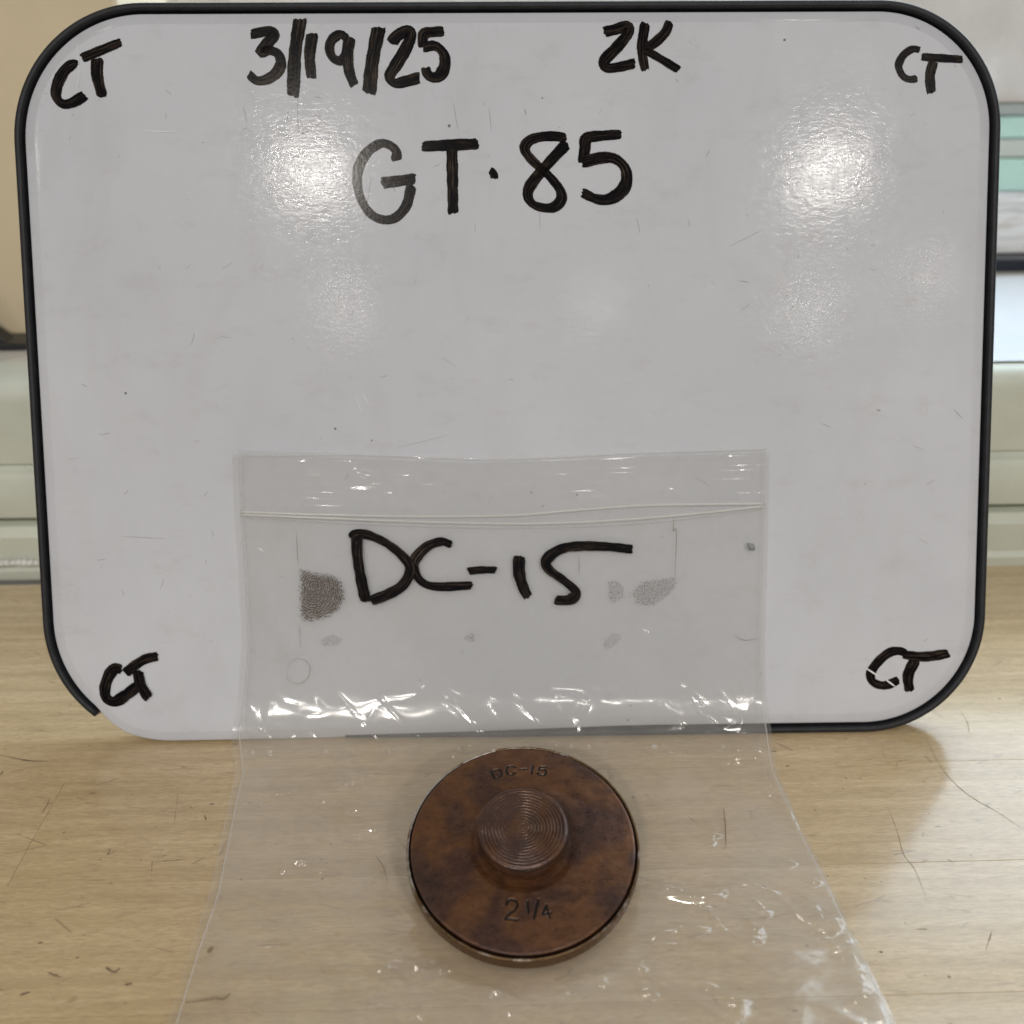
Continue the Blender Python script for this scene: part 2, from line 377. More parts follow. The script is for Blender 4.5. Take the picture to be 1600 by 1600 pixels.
# board frame: X right, Y up the face, Z out of the face
BM = Matrix(((1, 0, 0, 0), (0, Vb[1], Nb[1], BY), (0, Vb[2], Nb[2], 0), (0, 0, 0, 1)))
board = tag(empty('whiteboard', mat=BM), 'white dry-erase lap board with black rubber edging, covered in handwritten black letters', 'whiteboard')
def bl(x, y, z=0.0):
    w = onp(x, y, Pb+Nb*z, Nb); return np.array([w[0], np.dot(w-Pb, Vb), z])
XL, XR, YT = -.1372, .1376, .2084
def rrect(inset, n=28):
    """closed outline, clockwise from the left side's foot; inset may vary round the board"""
    rad = {'bl': .036, 'tl': .037, 'tr': .035, 'br': .0345}
    y0, y1 = .0004, YT; out = []
    for k, cx, cy, a0 in (('bl', XL+rad['bl'], y0+rad['bl'], 270), ('tl', XL+rad['tl'], y1+.0008-rad['tl'], 180), ('tr', XR-rad['tr'], y1-.0012-rad['tr'], 90), ('br', XR-rad['br'], y0+rad['br'], 0)):
        for i in range(n+1):
            a = R_(a0-90*i/n); r = rad[k]; out.append((cx+r*math.cos(a), cy+r*math.sin(a), math.cos(a), math.sin(a)))
        # straight side points
        nx = {'bl': 'tl', 'tl': 'tr', 'tr': 'br', 'br': 'bl'}[k]
    # densify straights
    P = []
    m = len(out)
    for i in range(m):
        a, b = out[i], out[(i+1) % m]; P.append(a)
        L = math.hypot(a[0]-b[0], a[1]-b[1])
        if L > .02:
            for q in range(1, 24):
                t = q/24; nx_, ny_ = a[2]*(1-t)+b[2]*t, a[3]*(1-t)+b[3]*t; l = math.hypot(nx_, ny_)
                P.append((a[0]*(1-t)+b[0]*t, a[1]*(1-t)+b[1]*t, nx_/l, ny_/l))
    return [(x-nx_*inset(x, y), y-ny_*inset(x, y), nx_, ny_) for x, y, nx_, ny_ in P]
def sheet_inset(x, y):
    k = 1.0
    if y < .03 and x < .04:
        k = min(1, max(0, (x+.055)/.09)) if x > -.105 else min(1, max(0, (y-.003)/.006))
    return .0003+.0024*k
def ring(d, z):
    return [(x, y, z) for x, y, _, _ in rrect(lambda a, b: sheet_inset(a, b)+d)]
rings = [ring(.0, -.0016), ring(0, -.0008), ring(.0002, -.00050), ring(.0005, -.00034), ring(.0028, -.00006), ring(.0031, -.00002)]
m = len(rings[0]); v = [p for r in rings for p in r]
def curl(p):   # the loose lower left corner of the laminate bellies forward
    x, y, z = p; k = math.exp(-((x+.098)/.030)**2-((y-.008)/.014)**2); return (x, y, z+.0012*k)
band_src = 0; v = [curl(p) for p in v]; bevel_shade = [(1.0 if p[1] > .17 else .35) for p in v[:m*5]]+[0.0]*(m*3)
f = [(i*m+j, i*m+(j+1) % m, (i+1)*m+(j+1) % m, (i+1)*m+j) for i in range(len(rings)-1) for j in range(m)]
f = [q[::-1] for q in f]
c0 = len(v)-m
# fill: two shrinking rings then an n-gon
for s_ in (.97, .9): v += [(x*s_, .105+(y-.105)*s_, curl((x, y, 0))[2]*(s_-.88)/.12) for x, y, _ in ring(.0031, 0)]
f += [q for q in [((len(rings)-1+i)*m+j, (len(rings)-1+i)*m+(j+1) % m, (len(rings)+i)*m+(j+1) % m, (len(rings)+i)*m+j)[::-1] for i in range(2) for j in range(m)]]
f.append(tuple(range(len(v)-m, len(v)))[::-1]); f.append(tuple(range(m)))
sheet = mesh('writing_surface', v, f, BOARD, board, True, None, {'bevel_shade': bevel_shade})
# fix orientation of faces
import bmesh
def renormal(o):
    bm = bmesh.new(); bm.from_mesh(o.data); bmesh.ops.recalc_face_normals(bm, faces=bm.faces); bm.to_mesh(o.data); bm.free()
renormal(sheet)
# rubber edging: swept channel from the broken lower left end round to the lower edge
pts = rrect(lambda a, b: 0.0)
st = [i for i, p in enumerate(pts) if p[0] < -.12 and .0030 < p[1] < .05]
i0 = min(range(len(pts)), key=lambda i: math.hypot(pts[i][0]+.1240, pts[i][1]-.0075))
order = [(i0+k) % len(pts) for k in range(len(pts))]
seq = []
for i in order:
    x, y, a, b = pts[i]
    if seq and y < .002 and x < -.055: break
    seq.append((x, y, a, b))
cs = [(-.0018, -.0010), (-.0017, .0004), (-.0014, .0007), (-.0004, .0006), (0, .0001), (0, -.0048), (-.0006, -.0053), (-.0027, -.0053), (-.0027, -.0024)]
v = []; n = len(seq)
for q, (x, y, a, b) in enumerate(seq):
    tail = min(1, (n-q)/7); s0 = 0; 
    for (d, z) in cs:
        dd = d*(.35+.65*tail)
        shift = -.0013*s0
        v.append((x+a*(dd-shift*.5), y+b*(dd-shift*.5)+.0004*(1-tail), z+shift-.0007*(1-tail)))
f = grid_faces(n, len(cs), True); f.append(tuple(range(len(cs)))); f.append(tuple(range((n-1)*len(cs), n*len(cs))))
trim = mesh('rubber_edging', v, f, TRIM, board); renormal(trim)
# thin backing behind the sheet
rb = rrect(lambda a, b: .0030); mm = len(rb)
v = [(x, max(y, .0032), z) for z in (-.0045, -.0017) for x, y, _, _ in rb]
f = [(j, (j+1) % mm, mm+(j+1) % mm, mm+j) for j in range(mm)]+[tuple(range(mm)), tuple(range(mm, 2*mm))]
back = mesh('backing_panel', v, f, simple('grey_hardboard', (.22, .2, .18), .8), board, False); renormal(back)

def stroke(acc, pts, w, z, conv, N, rag=.10):
    P = [np.array(p) for p in catmull([conv(*p) for p in pts], 9)]; CU = conv.__name__ == 'on_board'
    # even resampling
    d = np.r_[0, np.cumsum([np.linalg.norm(b-a) for a, b in zip(P, P[1:])])]
    n = max(6, int(d[-1]/.0005)); ts = np.linspace(0, d[-1], n); A = np.array(P)
    Q = np.stack([np.interp(ts, d, A[:, k]) for k in range(3)], 1)
    hw = w/2; v = []; uv = []; u0 = random.uniform(0, 50); K = 6
    ph = random.uniform(0, 9)
    for i in range(n):
        t = Q[min(i+1, n-1)]-Q[max(i-1, 0)]; t /= np.linalg.norm(t)+1e-12
        s = np.cross(N(Q[i]), t); e = min(i, n-1-i)/max(1, .25*w/.0005)
        k = (1+.13*math.cos(2*(math.atan2(t[1]+t[2], t[0])-.95)))*(1+.05*math.sin(ts[i]*420+ph)+.03*math.sin(ts[i]*1500+ph))*(1-.16*max(0, 1-e)**2)+.025*random.uniform(-1, 1)
        for j in range(K+1):
            q = j/K*2-1
            endoff = (-1 if i == 0 else 1)*hw*rag*(random.uniform(-1.6, 1.6)+1.0*(1-q*q)+2.2*q*math.sin(ph)) if i in (0, n-1) else 0
            pp = Q[i]+s*hw*q*k+t*endoff+N(Q[i])*z
            if CU: pp = np.array(curl(tuple(pp)))
            v.append(pp); uv.append((ts[i]+u0, j/K))
    f = [(i*(K+1)+j, (i+1)*(K+1)+j, (i+1)*(K+1)+j+1, i*(K+1)+j+1) for i in range(n-1) for j in range(K)]
    acc.add(v, f, uv)
PXM = .290/FPX
def on_board(x, y): return bl(x, y)
def word(label, strokes, z0=.00006):
    for name, ss in strokes:
        a = Acc()
        for i, (pts, w) in enumerate(ss):
            stroke(a, pts, w*PXM*1.02, z0+.00003*i, on_board, lambda p: np.array([0, 0, 1.]))
        mesh(name, a.v, a.f, INK, board, False, a.uv)['label'] = label+', ' + name.replace('_', ' ')
    
L_, D_ = 'handwritten_letter', 'handwritten_digit'
word('black marker initials in the upper left corner', [
    (L_, [([(122, 101), (113, 101), (100, 112), (90, 132), (88, 150), (97, 162), (112, 161), (133, 149)], 15)]),
    (L_, [([(152, 92), (152, 118), (160, 151)], 17), ([(128, 91), (155, 80), (189, 66)], 13)])])
word('black marker date along the top', [
    (D_, [([(392, 54), (410, 50), (425, 49), (428, 56), (416, 70), (406, 83), (420, 79), (434, 84), (439, 99), (432, 114), (417, 124), (401, 126), (389, 116)], 15)]),
    ('handwritten_slash', [([(469, 30), (461, 85), (458, 150)], 18)]),
    (D_, [([(488, 53), (484, 88), (487, 122)], 16)]),
    (D_, [([(542, 60), (532, 54), (519, 62), (515, 76), (520, 90), (531, 95), (540, 88), (545, 70)], 14), ([(547, 58), (543, 85), (546, 112), (554, 134)], 16)]),
    ('handwritten_slash', [([(592, 43), (582, 95), (577, 146)], 19)]),
    (D_, [([(612, 67), (622, 55), (640, 47), (641, 60), (632, 80), (618, 103), (609, 119), (617, 130), (635, 127), (656, 121)], 16)]),
    (D_, [([(694, 49), (678, 50), (662, 54), (661, 74)], 15), ([(661, 74), (680, 72), (693, 84), (695, 102), (688, 117), (677, 121), (668, 116), (665, 106)], 16)])])
word('black marker initials near the top right', [
    (L_, [([(944, 50), (962, 46), (982, 40), (980, 54), (962, 76), (944, 95), (947, 106), (966, 105), (992, 99)], 15)]),
    (L_, [([(1008, 36), (1003, 76), (1008, 110)], 14), ([(1046, 34), (1040, 50), (1024, 66), (1006, 78)], 13), ([(1008, 78), (1032, 92), (1060, 109)], 14)])])
word('black marker initials in the upper right corner', [
    (L_, [([(1437, 78), (1425, 77), (1411, 87), (1404, 103), (1410, 118), (1420, 124), (1433, 123)], 11)]),
    (L_, [([(1459, 95), (1453, 118), (1455, 145)], 14), ([(1440, 89), (1470, 91), (1504, 93)], 12)])])
word('large black marker writing in the upper middle', [
    (L_, [([(619, 251), (619, 236), (607, 226), (593, 225), (572, 240), (559, 268), (561, 302), (576, 331), (597, 343), (618, 340), (635, 321), (643, 290)], 14), ([(597, 286), (622, 283), (649, 279)], 17)]),
    (L_, [([(706, 224), (707, 275), (708, 333)], 16), ([(660, 229), (700, 227), (747, 225)], 17)]),
    ('handwritten_dot', [([(766, 266), (771, 271), (773, 279)], 13)]),
    (D_, [([(884, 216), (868, 213), (845, 214), (827, 220), (820, 233), (831, 250), (857, 274), (875, 297), (876, 314), (861, 325), (836, 321), (825, 307), (830, 288), (858, 254), (886, 224)], 15)]),
    (D_, [([(970, 210), (943, 212), (917, 216), (914, 232), (911, 254)], 16), ([(910, 254), (938, 247), (960, 248), (976, 262), (979, 282), (971, 299), (952, 311), (932, 311), (910, 301)], 17)])])
word('black marker initials in the lower left corner', [
    (L_, [([(190, 1046), (181, 1044), (171, 1055), (165, 1075), (168, 1090), (181, 1095), (198, 1085), (216, 1071)], 17)]),
    (L_, [([(216, 1048), (221, 1069), (234, 1090)], 18), ([(197, 1051), (213, 1038), (229, 1029), (247, 1025)], 15)])])
word('black marker initials in the lower right corner', [
    (L_, [([(1416, 1021), (1404, 1017), (1389, 1020), (1373, 1033), (1361, 1050), (1362, 1063), (1373, 1070), (1387, 1070), (1404, 1062)], 14)]),
    (L_, [([(1430, 1031), (1419, 1055), (1421, 1080)], 16), ([(1413, 1023), (1445, 1026), (1482, 1021)], 16)])])
# scratches in the laminate
sc = Acc(); sd = Acc(); UZ = np.array([0, 0, 1.])
for pts, w in [([(1353, 1044), (1372, 1056)], .0005), ([(1384, 1062), (1398, 1072)], .0005), ([(121, 68), (124, 120), (119, 145)], .00018), ([(222, 205), (275, 206)], .0002),
               ([(470, 345), (462, 365)], .0002), ([(556, 620), (566, 645)], .00014), ([(566, 614), (578, 634)], .00014)]:
    sc.add(*ribbon([bl(*p) for p in pts], w, .00018, UZ))
for pts, w in [([(708, 160), (716, 205)], .00014), ([(764, 168), (768, 205)], .00014), ([(580, 275), (570, 345)], .00012), ([(465, 155), (466, 205)], .00012), ([(1490, 640), (1505, 655)], .0002),
               ([(1370, 640), (1376, 642)], .0004), ([(160, 680), (172, 676)], .00016), ([(1140, 385), (1190, 360)], .00012), ([(1085, 745), (1110, 760)], .00012), ([(820, 170), (822, 180)], .0003),
               ([(190, 838), (260, 842)], .00014), ([(620, 700), (700, 680)], .00010), ([(470, 210), (482, 204)], .0002), ([(995, 340), (1000, 365)], .00014), ([(843, 330), (844, 360)], .00013)]:
    sd.add(*ribbon([bl(*p) for p in pts], w, .00005, UZ))
for _ in range(170):
    p = np.array([random.uniform(-.128, .128), random.uniform(.01, .2), 0]); a = random.uniform(0, 3.14); l = random.uniform(.0005, .005)*random.random()
    sd.add(*ribbon([p, p+np.array([math.cos(a), math.sin(a), 0])*l*.5+np.array([.0002, 0, 0]), p+np.array([math.cos(a), math.sin(a), 0])*l], random.uniform(.00006, .00016), .00005, UZ))
mesh('pale_scratches', sc.v, sc.f, SCRL, board, False)['kind'] = 'stuff'
mesh('grey_scratches', sd.v, sd.f, SCRD, board, False)['kind'] = 'stuff'

# ================================================================ ZIP BAG
bag = tag(empty('zip_bag', (0, .18, 0)), 'clear plastic zip bag marked DC-15, draped down the board onto the table', 'plastic bag')
BINV = Matrix.Translation((0, .18, 0)).inverted()
# centre profile: s from the mouth, down the face, round the foot, out over the table
VT = bl(800, 706)[1]
prof = []
for V in np.linspace(VT, .016, 230): p = Pb+Vb*V; prof.append((p[1], p[2], Nb[1], Nb[2]))
A = Pb+Vb*.016; C = Pb; B = Pb+np.array([0, -.020, 0])
for t in np.linspace(0, 1, 60)[1:]:
    p = (1-t)**2*A+2*t*(1-t)*C+t*t*B; d = 2*(1-t)*(C-A)+2*t*(B-C); d /= np.linalg.norm(d); prof.append((p[1], p[2], d[2], -d[1]))
for y in np.linspace(B[1], .092, 330)[1:]: prof.append((y, 0, 0, 1))
prof = np.array(prof); NS = len(prof); sl = np.r_[0, np.cumsum(np.hypot(np.diff(prof[:, 0]), np.diff(prof[:, 1])))]
kb = 229; s_foot = sl[kb]
def s_of_px(x, y):
    b = bl(x, y)
    if b[1] > .012: return (VT-b[1]), b[0]
    g = ground(x, y, .001); return float(np.interp(-g[1], -prof[kb+40:, 0], sl[kb+40:])), g[0]
Lp = [s_of_px(*q) for q in [(375, 706), (378, 800), (385, 900), (390, 1000), (389, 1120)]]+[s_of_px(*q) for q in [(386, 1185), (372, 1240), (340, 1400), (305, 1500), (275, 1600)]]
Rp = [s_of_px(*q) for q in [(1195, 706), (1193, 800), (1190, 900), (1187, 1030), (1184, 1120)]]+[s_of_px(*q) for q in [(1200, 1185), (1240, 1280), (1300, 1400), (1345, 1500), (1392, 1600)]]
Lp.sort(); Rp.sort()
xl = np.interp(sl, [a for a, _ in Lp], [b for _, b in Lp]); xr = np.interp(sl, [a for a, _ in Rp], [b for _, b in Rp])
xl = np.convolve(np.pad(xl, 12, 'edge'), np.ones(25)/25, 'valid'); xr = np.convolve(np.pad(xr, 12, 'edge'), np.ones(25)/25, 'valid')
top_px = [(375, 702), (470, 705), (620, 711), (760, 716), (880, 712), (1000, 706), (1195, 700)]
def mouth(x): 
    t = [s_of_px(*q) for q in top_px]; return np.interp(x, [b for _, b in t], [a for a, _ in t])
CREASE = [  # px polylines on the film with height (m) and width (m)
    ([(744, 1152), (770, 1131), (800, 1133), (822, 1146)], .0012, .0011), ([(740, 1176), (800, 1166), (900, 1168), (1040, 1178)], .0016, .0022), ([(1000, 1170), (1060, 1184)], .0008, .0008),
    ([(705, 1141), (716, 1156)], .0008, .0008), ([(400, 1100), (420, 1118)], .0008, .0012), ([(445, 1110), (455, 1118)], .0007, .0008), ([(395, 1160), (389, 1190)], .0007, .0008),
    ([(1145, 1195), (1175, 1180)], .0009, .0013), ([(1193, 1190), (1194, 1215), (1206, 1245)], .0009, .0010), ([(1216, 1240), (1240, 1290)], .0008, .0012),
    ([(435, 1356), (470, 1354), (500, 1360)], .0009, .0009), ([(440, 1364), (480, 1368)], .0007, .0008), ([(545, 1325), (560, 1305), (585, 1300)], .0008, .0010), ([(548, 1270), (625, 1263)], .0006, .0008),
    ([(573, 1232), (572, 1220), (582, 1214)], .0006, .0007), ([(535, 1235), (555, 1222)], .0006, .0007), ([(420, 1250), (445, 1240)], .0007, .0012),
    ([(1000, 1388), (1060, 1394)], .0010, .0009), ([(1000, 1398), (1050, 1406), (1085, 1411), (1112, 1408), (1130, 1396)], .0012, .0009), ([(1110, 1382), (1160, 1384), (1204, 1397)], .0010, .0010),
    ([(1145, 1396), (1175, 1412), (1195, 1428)], .0008, .0010), ([(1103, 1425), (1126, 1452)], .0009, .0009), ([(1166, 1438), (1184, 1463)], .0009, .0009), ([(1000, 1475), (1060, 1455)], .0007, .0010),
    ([(1268, 1425), (1290, 1452), (1305, 1440)], .0009, .0011), ([(1273, 1460), (1302, 1450)], .0008, .0009), ([(1320, 1475), (1330, 1500), (1340, 1530)], .0008, .0011), ([(1300, 1480), (1312, 1495)], .0007, .0010),
    ([(1130, 1560), (1152, 1575)], .0009, .0012), ([(1000, 1545), (1010, 1565)], .0009, .0011), ([(640, 1510), (660, 1520)], .0007, .0012), ([(560, 1490), (600, 1520), (650, 1570)], .0006, .0016),
    ([(700, 1535), (780, 1560), (850, 1590)], .0006, .0016), ([(880, 1545), (930, 1535), (1000, 1515)], .0007, .0012), ([(1350, 1520), (1345, 1560), (1340, 1600)], .0012, .0030),
    ([(548, 722), (560, 742), (575, 752)], .0005, .0009), ([(545, 765), (590, 766)], .0004, .0010), ([(650, 715), (665, 718)], .0005, .0008), ([(690, 709), (700, 712)], .0005, .0008), ([(722, 715), (735, 718)], .0005, .0008),
    ([(385, 768), (470, 722)], .00035, .0012), ([(400, 855), (425, 870)], .0004, .0008), ([(1000, 982), (1020, 992)], .0003, .0006), ([(1035, 970), (1046, 982)], .0003, .0006),
    ([(740, 950), (790, 1030)], .0004, .0030), ([(885, 1100), (910, 1085)], .0005, .0016), ([(440, 1145), (560, 1120), (640, 1105)], .0004, .0030), ([(600, 1150), (650, 1140)], .0006, .0012),
    ([(1120, 1110), (1160, 1112)], .0005, .0020), ([(980, 1060), (1160, 1085)], .0003, .0035), ([(1115, 1303), (1112, 1325)], .0006, .0007)]
DIMPLE = []
rd_ = random.Random(23)
for px, py in [(440, 1360), (470, 1358), (505, 1362), (520, 1368), (548, 1312), (582, 1302), (600, 1310), (575, 1222), (540, 1232), (560, 1268), (500, 1255), (430, 1248), (455, 1240), (405, 1320),
               (418, 1455), (416, 1468), (413, 1480), (600, 1500), (615, 1508), (650, 1514), (672, 1506), (690, 1522), (590, 1575), (650, 1590), (770, 1560), (790, 1585), (700, 1190), (690, 1200), (1060, 1185),
               (1150, 1190), (1195, 1230), (1115, 1310), (1040, 1478), (1090, 1460), (1172, 1470), (1000, 1520), (1008, 1555), (1146, 1568), (1270, 1440), (1290, 1456), (1310, 1490), (1020, 1560), (1100, 1540),
               (940, 1540), (880, 1560), (1230, 1350), (1275, 1380), (480, 1540), (520, 1480), (430, 1100), (640, 1140), (1000, 984)]:
    w = rd_.uniform(.0006, .0012); DIMPLE.append((px+rd_.uniform(-4, 4), py+rd_.uniform(-4, 4), w*rd_.uniform(.55, 1.25)*(1 if py > 1150 else .25), w, rd_.uniform(-.5, .5), rd_.uniform(1.0, 2.8)))
def film_pos(U, Sx, layer):
    """U 0..1 across, Sx arc length; returns xyz"""
    X = (np.interp(Sx, sl, xl)-(.0022 if layer else 0))*(1-U)+(np.interp(Sx, sl, xr)+(.0014 if layer else 0))*U
    Y, Z, ny, nz = (np.interp(Sx, sl, prof[:, k]) for k in range(4))
    onT = 1/(1+np.exp(-(Sx-s_foot)/.006)); foot = np.exp(-((Sx-s_foot-.006)/.012)**2)
    sd = 100*layer
    h = .00045*vnoise(X, Sx, .022, .030, 1+sd)*(.6+.2*onT)+.00022*vnoise(X, Sx, .009, .007, 2+sd)*(.3+.25*onT+.12*foot)
    rd = 1-np.abs(vnoise(X+.4*Sx, Sx, .016, .012, 3+sd)); h += .00035*rd**5*(.15+.55*onT+.0*foot)
    rd = 1-np.abs(vnoise(X-.7*Sx, Sx-.3*X, .010, .016, 4+sd)); h += .00022*rd**8*(.1+1.0*onT+.05*foot)
    # foot: billows out of the corner
    h += .0009*foot*(1+.4*vnoise(X, Sx, .03, .05, 5+sd))
    edge = np.minimum(U, 1-U); h *= .25+.75*np.clip(edge/.05, 0, 1)
    if layer == 0:
        for pts, hh, w in CREASE:
            q = [s_of_px(*p) for p in pts]; q = np.array(catmull([(a, b) for a, b in q], 5)); D = np.full(X.shape, 1e9); T = np.zeros(X.shape)
            lo = q.min(0)-5*w; hi = q.max(0)+5*w
            msk = (Sx > lo[0]) & (Sx < hi[0]) & (X > lo[1]) & (X < hi[1])
            if not msk.any(): continue
            xs, ss = X[msk], Sx[msk]; D = np.full(xs.shape, 1e9); n = len(q)-1; T = np.zeros(xs.shape)
            for i in range(n):
                a, b = q[i], q[i+1]; dx = b-a; t = np.clip(((ss-a[0])*dx[0]+(xs-a[1])*dx[1])/(dx@dx+1e-14), 0, 1)
                dd = np.hypot(ss-a[0]-t*dx[0], xs-a[1]-t*dx[1]); T = np.where(dd < D, (i+t)/n, T); D = np.minimum(D, dd)
            onb = pts[0][1] < 1180
            h[msk] += (.45 if onb else 1.7)*hh*np.exp(-(D/(w*(.8 if onb else 1.2)))**2)*(np.sin(np.pi*np.clip(T, .08, .92)))**.7
        for px, py, hh, w, an, asp in DIMPLE:
            a, b = s_of_px(px, py); R3 = 4*w*asp; msk = (abs(Sx-a) < R3) & (abs(X-b) < R3)
            if not msk.any(): continue
            dx = X[msk]-b; dy = Sx[msk]-a; u = dx*math.cos(an)+dy*math.sin(an)+.35*dy*dy/w; q = -dx*math.sin(an)+dy*math.cos(an)
            h[msk] += hh*np.exp(-(u/(w*asp))**2-(q/w)**2)
    # pressed flat under the disc
    fl = np.exp(-(((X-.003)/.026)**2+((Y-.179)/.024)**2)**3) * onT
    h = h*(1-.95*fl); off = (.0016 if layer == 0 else .0007)-(.0002*fl)
    h = np.maximum(h, -.0004)
    H = off+h
    # fade thickness towards the table so it never dives under it
    return np.stack([X, Y+ny*H, np.maximum(Z+nz*H, .0002)], -1)
def film(layer, name):
    NU, NR = (420, 640) if layer == 0 else (220, 320)
    U = np.linspace(0, 1, NU)[None, :].repeat(NR, 0); Sg = np.linspace(0, 1, NR)[:, None].repeat(NU, 1)
    xm = xl[0]*(1-U)+xr[0]*U; s0 = mouth(xm)+(.0012 if layer else 0); Sx = s0*(1-Sg)**6+Sg*sl[-1]
    Pp = film_pos(U, np.clip(Sx, 0, sl[-1]), layer)
    top = s0*(1-Sg)**6
    # push the sagging mouth above/below the nominal line
    Pp += (np.minimum(Sx, 0))[..., None]*(-Vb)
    rib = np.zeros(Sx.shape)
    for r in (.0022, .0048, .0062, .0087, .0112, .0128, .0150): rib += np.exp(-((Sx-r-.35*mouth(xm))/.00016)**2)
    d = Pp.reshape(-1, 3)-np.array([0, .18, 0])
    return mesh(name, d, [q[::-1] for q in grid_faces(NR, NU)], FILM, bag, True, np.stack([U.ravel(), Sx.ravel()], 1), {'rib': rib.ravel()})
film(0, 'front_film'); film(1, 'back_film')
def film_pt(x, y, lift=.0):
    s, X = s_of_px(x, y); a = np.interp(s, sl, xl); b = np.interp(s, sl, xr); U = np.array([[(X-a)/(b-a)]])
    p = film_pos(U, np.array([[s]]), 0)[0, 0]; n = np.array([0, np.interp(s, sl, prof[:, 2]), np.interp(s, sl, prof[:, 3])])
    return p+n/np.linalg.norm(n)*lift-np.array([0, .18, 0])
# zip tracks
for pts in ([(379, 799), (500, 803), (650, 806), (800, 804), (900, 796), (1000, 789), (1100, 787), (1192, 786)], [(379, 803), (500, 808), (650, 814), (800, 817), (900, 815), (1000, 809), (1100, 800), (1192, 790)]):
    P = catmull([film_pt(*p, .0003) for p in pts], 10)
    v, f = tube(P, .00036, 8); mesh('zip_track', v, f, MILK, bag)
P = catmull([film_pt(*p, .0003) for p in [(379, 806), (600, 819), (800, 823), (1000, 816), (1192, 794)]], 10)
v, f = tube(P, .00014, 6); mesh('zip_track', v, f, SEAM, bag)
for side, E_ in ((0, xl), (1, xr)):
    P = []
    for s in np.linspace(.0005, sl[-1], 170):
        U = np.array([[side*.996+.002]]); P.append(film_pos(U, np.array([[s]]), 0)[0, 0]-np.array([0, .18, 0]))
    v, f = tube(P, .00022, 6); mesh('side_seam', v, f, SEAM, bag)
v, f = tube([film_pt(x, y+1, .0001) for x, y in catmull(top_px, 8)], .00010, 5); mesh('mouth_lip', v, f, SEAM, bag)
# writing on the film (follows the film's surface)
def filmword(ss, name):
    a = Acc()
    for i, (pts, w) in enumerate(ss):
        stroke(a, pts, w*PXM*1.05, .00012+.00004*i, lambda x, y: film_pt(x, y), lambda p: np.array([0, Nb[1], Nb[2]]))
    # drop onto the wrinkled surface
    mesh(name, a.v, a.f, INKB, bag, False, a.uv)['label'] = 'black marker writing DC-15 on the bag, '+name.replace('_', ' ')
INKB = mat_ink('bag_marker_ink', .3)
filmword([([(559, 836), (560, 868), (566, 905), (573, 938)], 16), ([(551, 841), (559, 834), (577, 835), (607, 849), (633, 871), (642, 890), (630, 913), (607, 927), (581, 937)], 15)], L_)
filmword([([(706, 850), (690, 845), (668, 853), (650, 872), (648, 888), (659, 907), (682, 915), (738, 913)], 14)], L_)
filmword([([(732, 891), (752, 889), (775, 889)], 12)], 'handwritten_dash')
filmword([([(811, 867), (811, 893), (817, 915), (825, 931)], 17)], D_)
filmword([([(987, 857), (950, 853), (905, 852), (875, 857), (854, 873), (857, 888), (880, 905), (899, 923), (890, 935), (867, 936)], 15)], D_)
# finger prints: soft-edged patches of ridges
def fprint(px, label, strength, seed):
    """px: outline polygon"""
    cx = sum(p[0] for p in px)/len(px); cy = sum(p[1] for p in px)/len(px); out = catmull(px+[px[0]], 6)[:-1]; v = []; uv = []; fa = []; m = len(out); K = 8
    for k in range(K+1):
        for x, y in out:
            a = x*k/K+cx*(1-k/K); b = y*k/K+cy*(1-k/K); v.append(film_pt(a, b, .00022)); uv.append(((a-cx)/30, (cy-b)/30)); fa.append(min(1, (1-k/K)*2.2+.1))
    mesh('finger_print', v, grid_faces(K+1, m, True), mat_print('print_ink_%d' % seed, strength, seed), bag, False, uv, {'fade': fa})['label'] = label
fprint([(466, 882), (466, 930), (470, 972), (500, 972), (528, 960), (545, 935), (540, 905), (520, 892), (490, 888)], 'dark D-shaped finger print left of the marker writing', .85, 1)
fprint([(980, 925), (1000, 905), (1030, 900), (1060, 898), (1058, 915), (1040, 935), (1015, 948), (990, 945)], 'fainter oval finger print right of the marker writing', .6, 2)
fprint([(946, 905), (962, 902), (976, 918), (970, 938), (950, 940)], 'small faint finger print right of the marker writing', .5, 3)
fprint([(500, 998), (520, 988), (538, 996), (530, 1006), (505, 1008)], 'small smudge under the dark finger print', .4, 4)
fprint([(940, 1005), (955, 985), (972, 990), (962, 1005), (945, 1015)], 'small faint smudge low on the bag', .35, 5)
fprint([(722, 996), (735, 985), (744, 992), (738, 1002)], 'small grey smudge under the writing', .5, 6)
# hairs and vertical ghost lines of print on the film
sc = Acc()
for pts, w in [([(1052, 808), (1050, 828), (1055, 830), (1053, 900)], .00018), ([(904, 865), (904, 900)], .00014), ([(465, 830), (468, 880)], .00012), ([(470, 975), (472, 1010)], .00012), ([(1145, 990), (1160, 998), (1180, 996)], .00014),
               ([(450, 1050), (455, 1062), (470, 1065), (484, 1055), (486, 1038), (475, 1028), (458, 1030), (450, 1050)], .00012), ([(1130, 1263), (1133, 1290), (1134, 1325)], .0003), ([(1110, 1233), (1130, 1229), (1150, 1231)], .00018),
               ([(1002, 1264), (1030, 1262)], .00018), ([(586, 1338), (600, 1360), (606, 1385)], .00016), ([(1075, 1280), (1090, 1290)], .0002), ([(1240, 1430), (1200, 1438), (1150, 1440)], .00014), ([(330, 1562), (350, 1564), (360, 1556)], .0006), ([(326, 1486), (332, 1488)], .0018), ([(290, 1570), (345, 1563)], .0004)]:
    a = [film_pt(*p, .0002) for p in pts]; sc.add(*ribbon(a, w, 0, Nb if pts[0][1] < 1150 else ZUP, True, .3))
mesh('dust_hairs', sc.v, sc.f, SCR, bag, False)['kind'] = 'stuff'
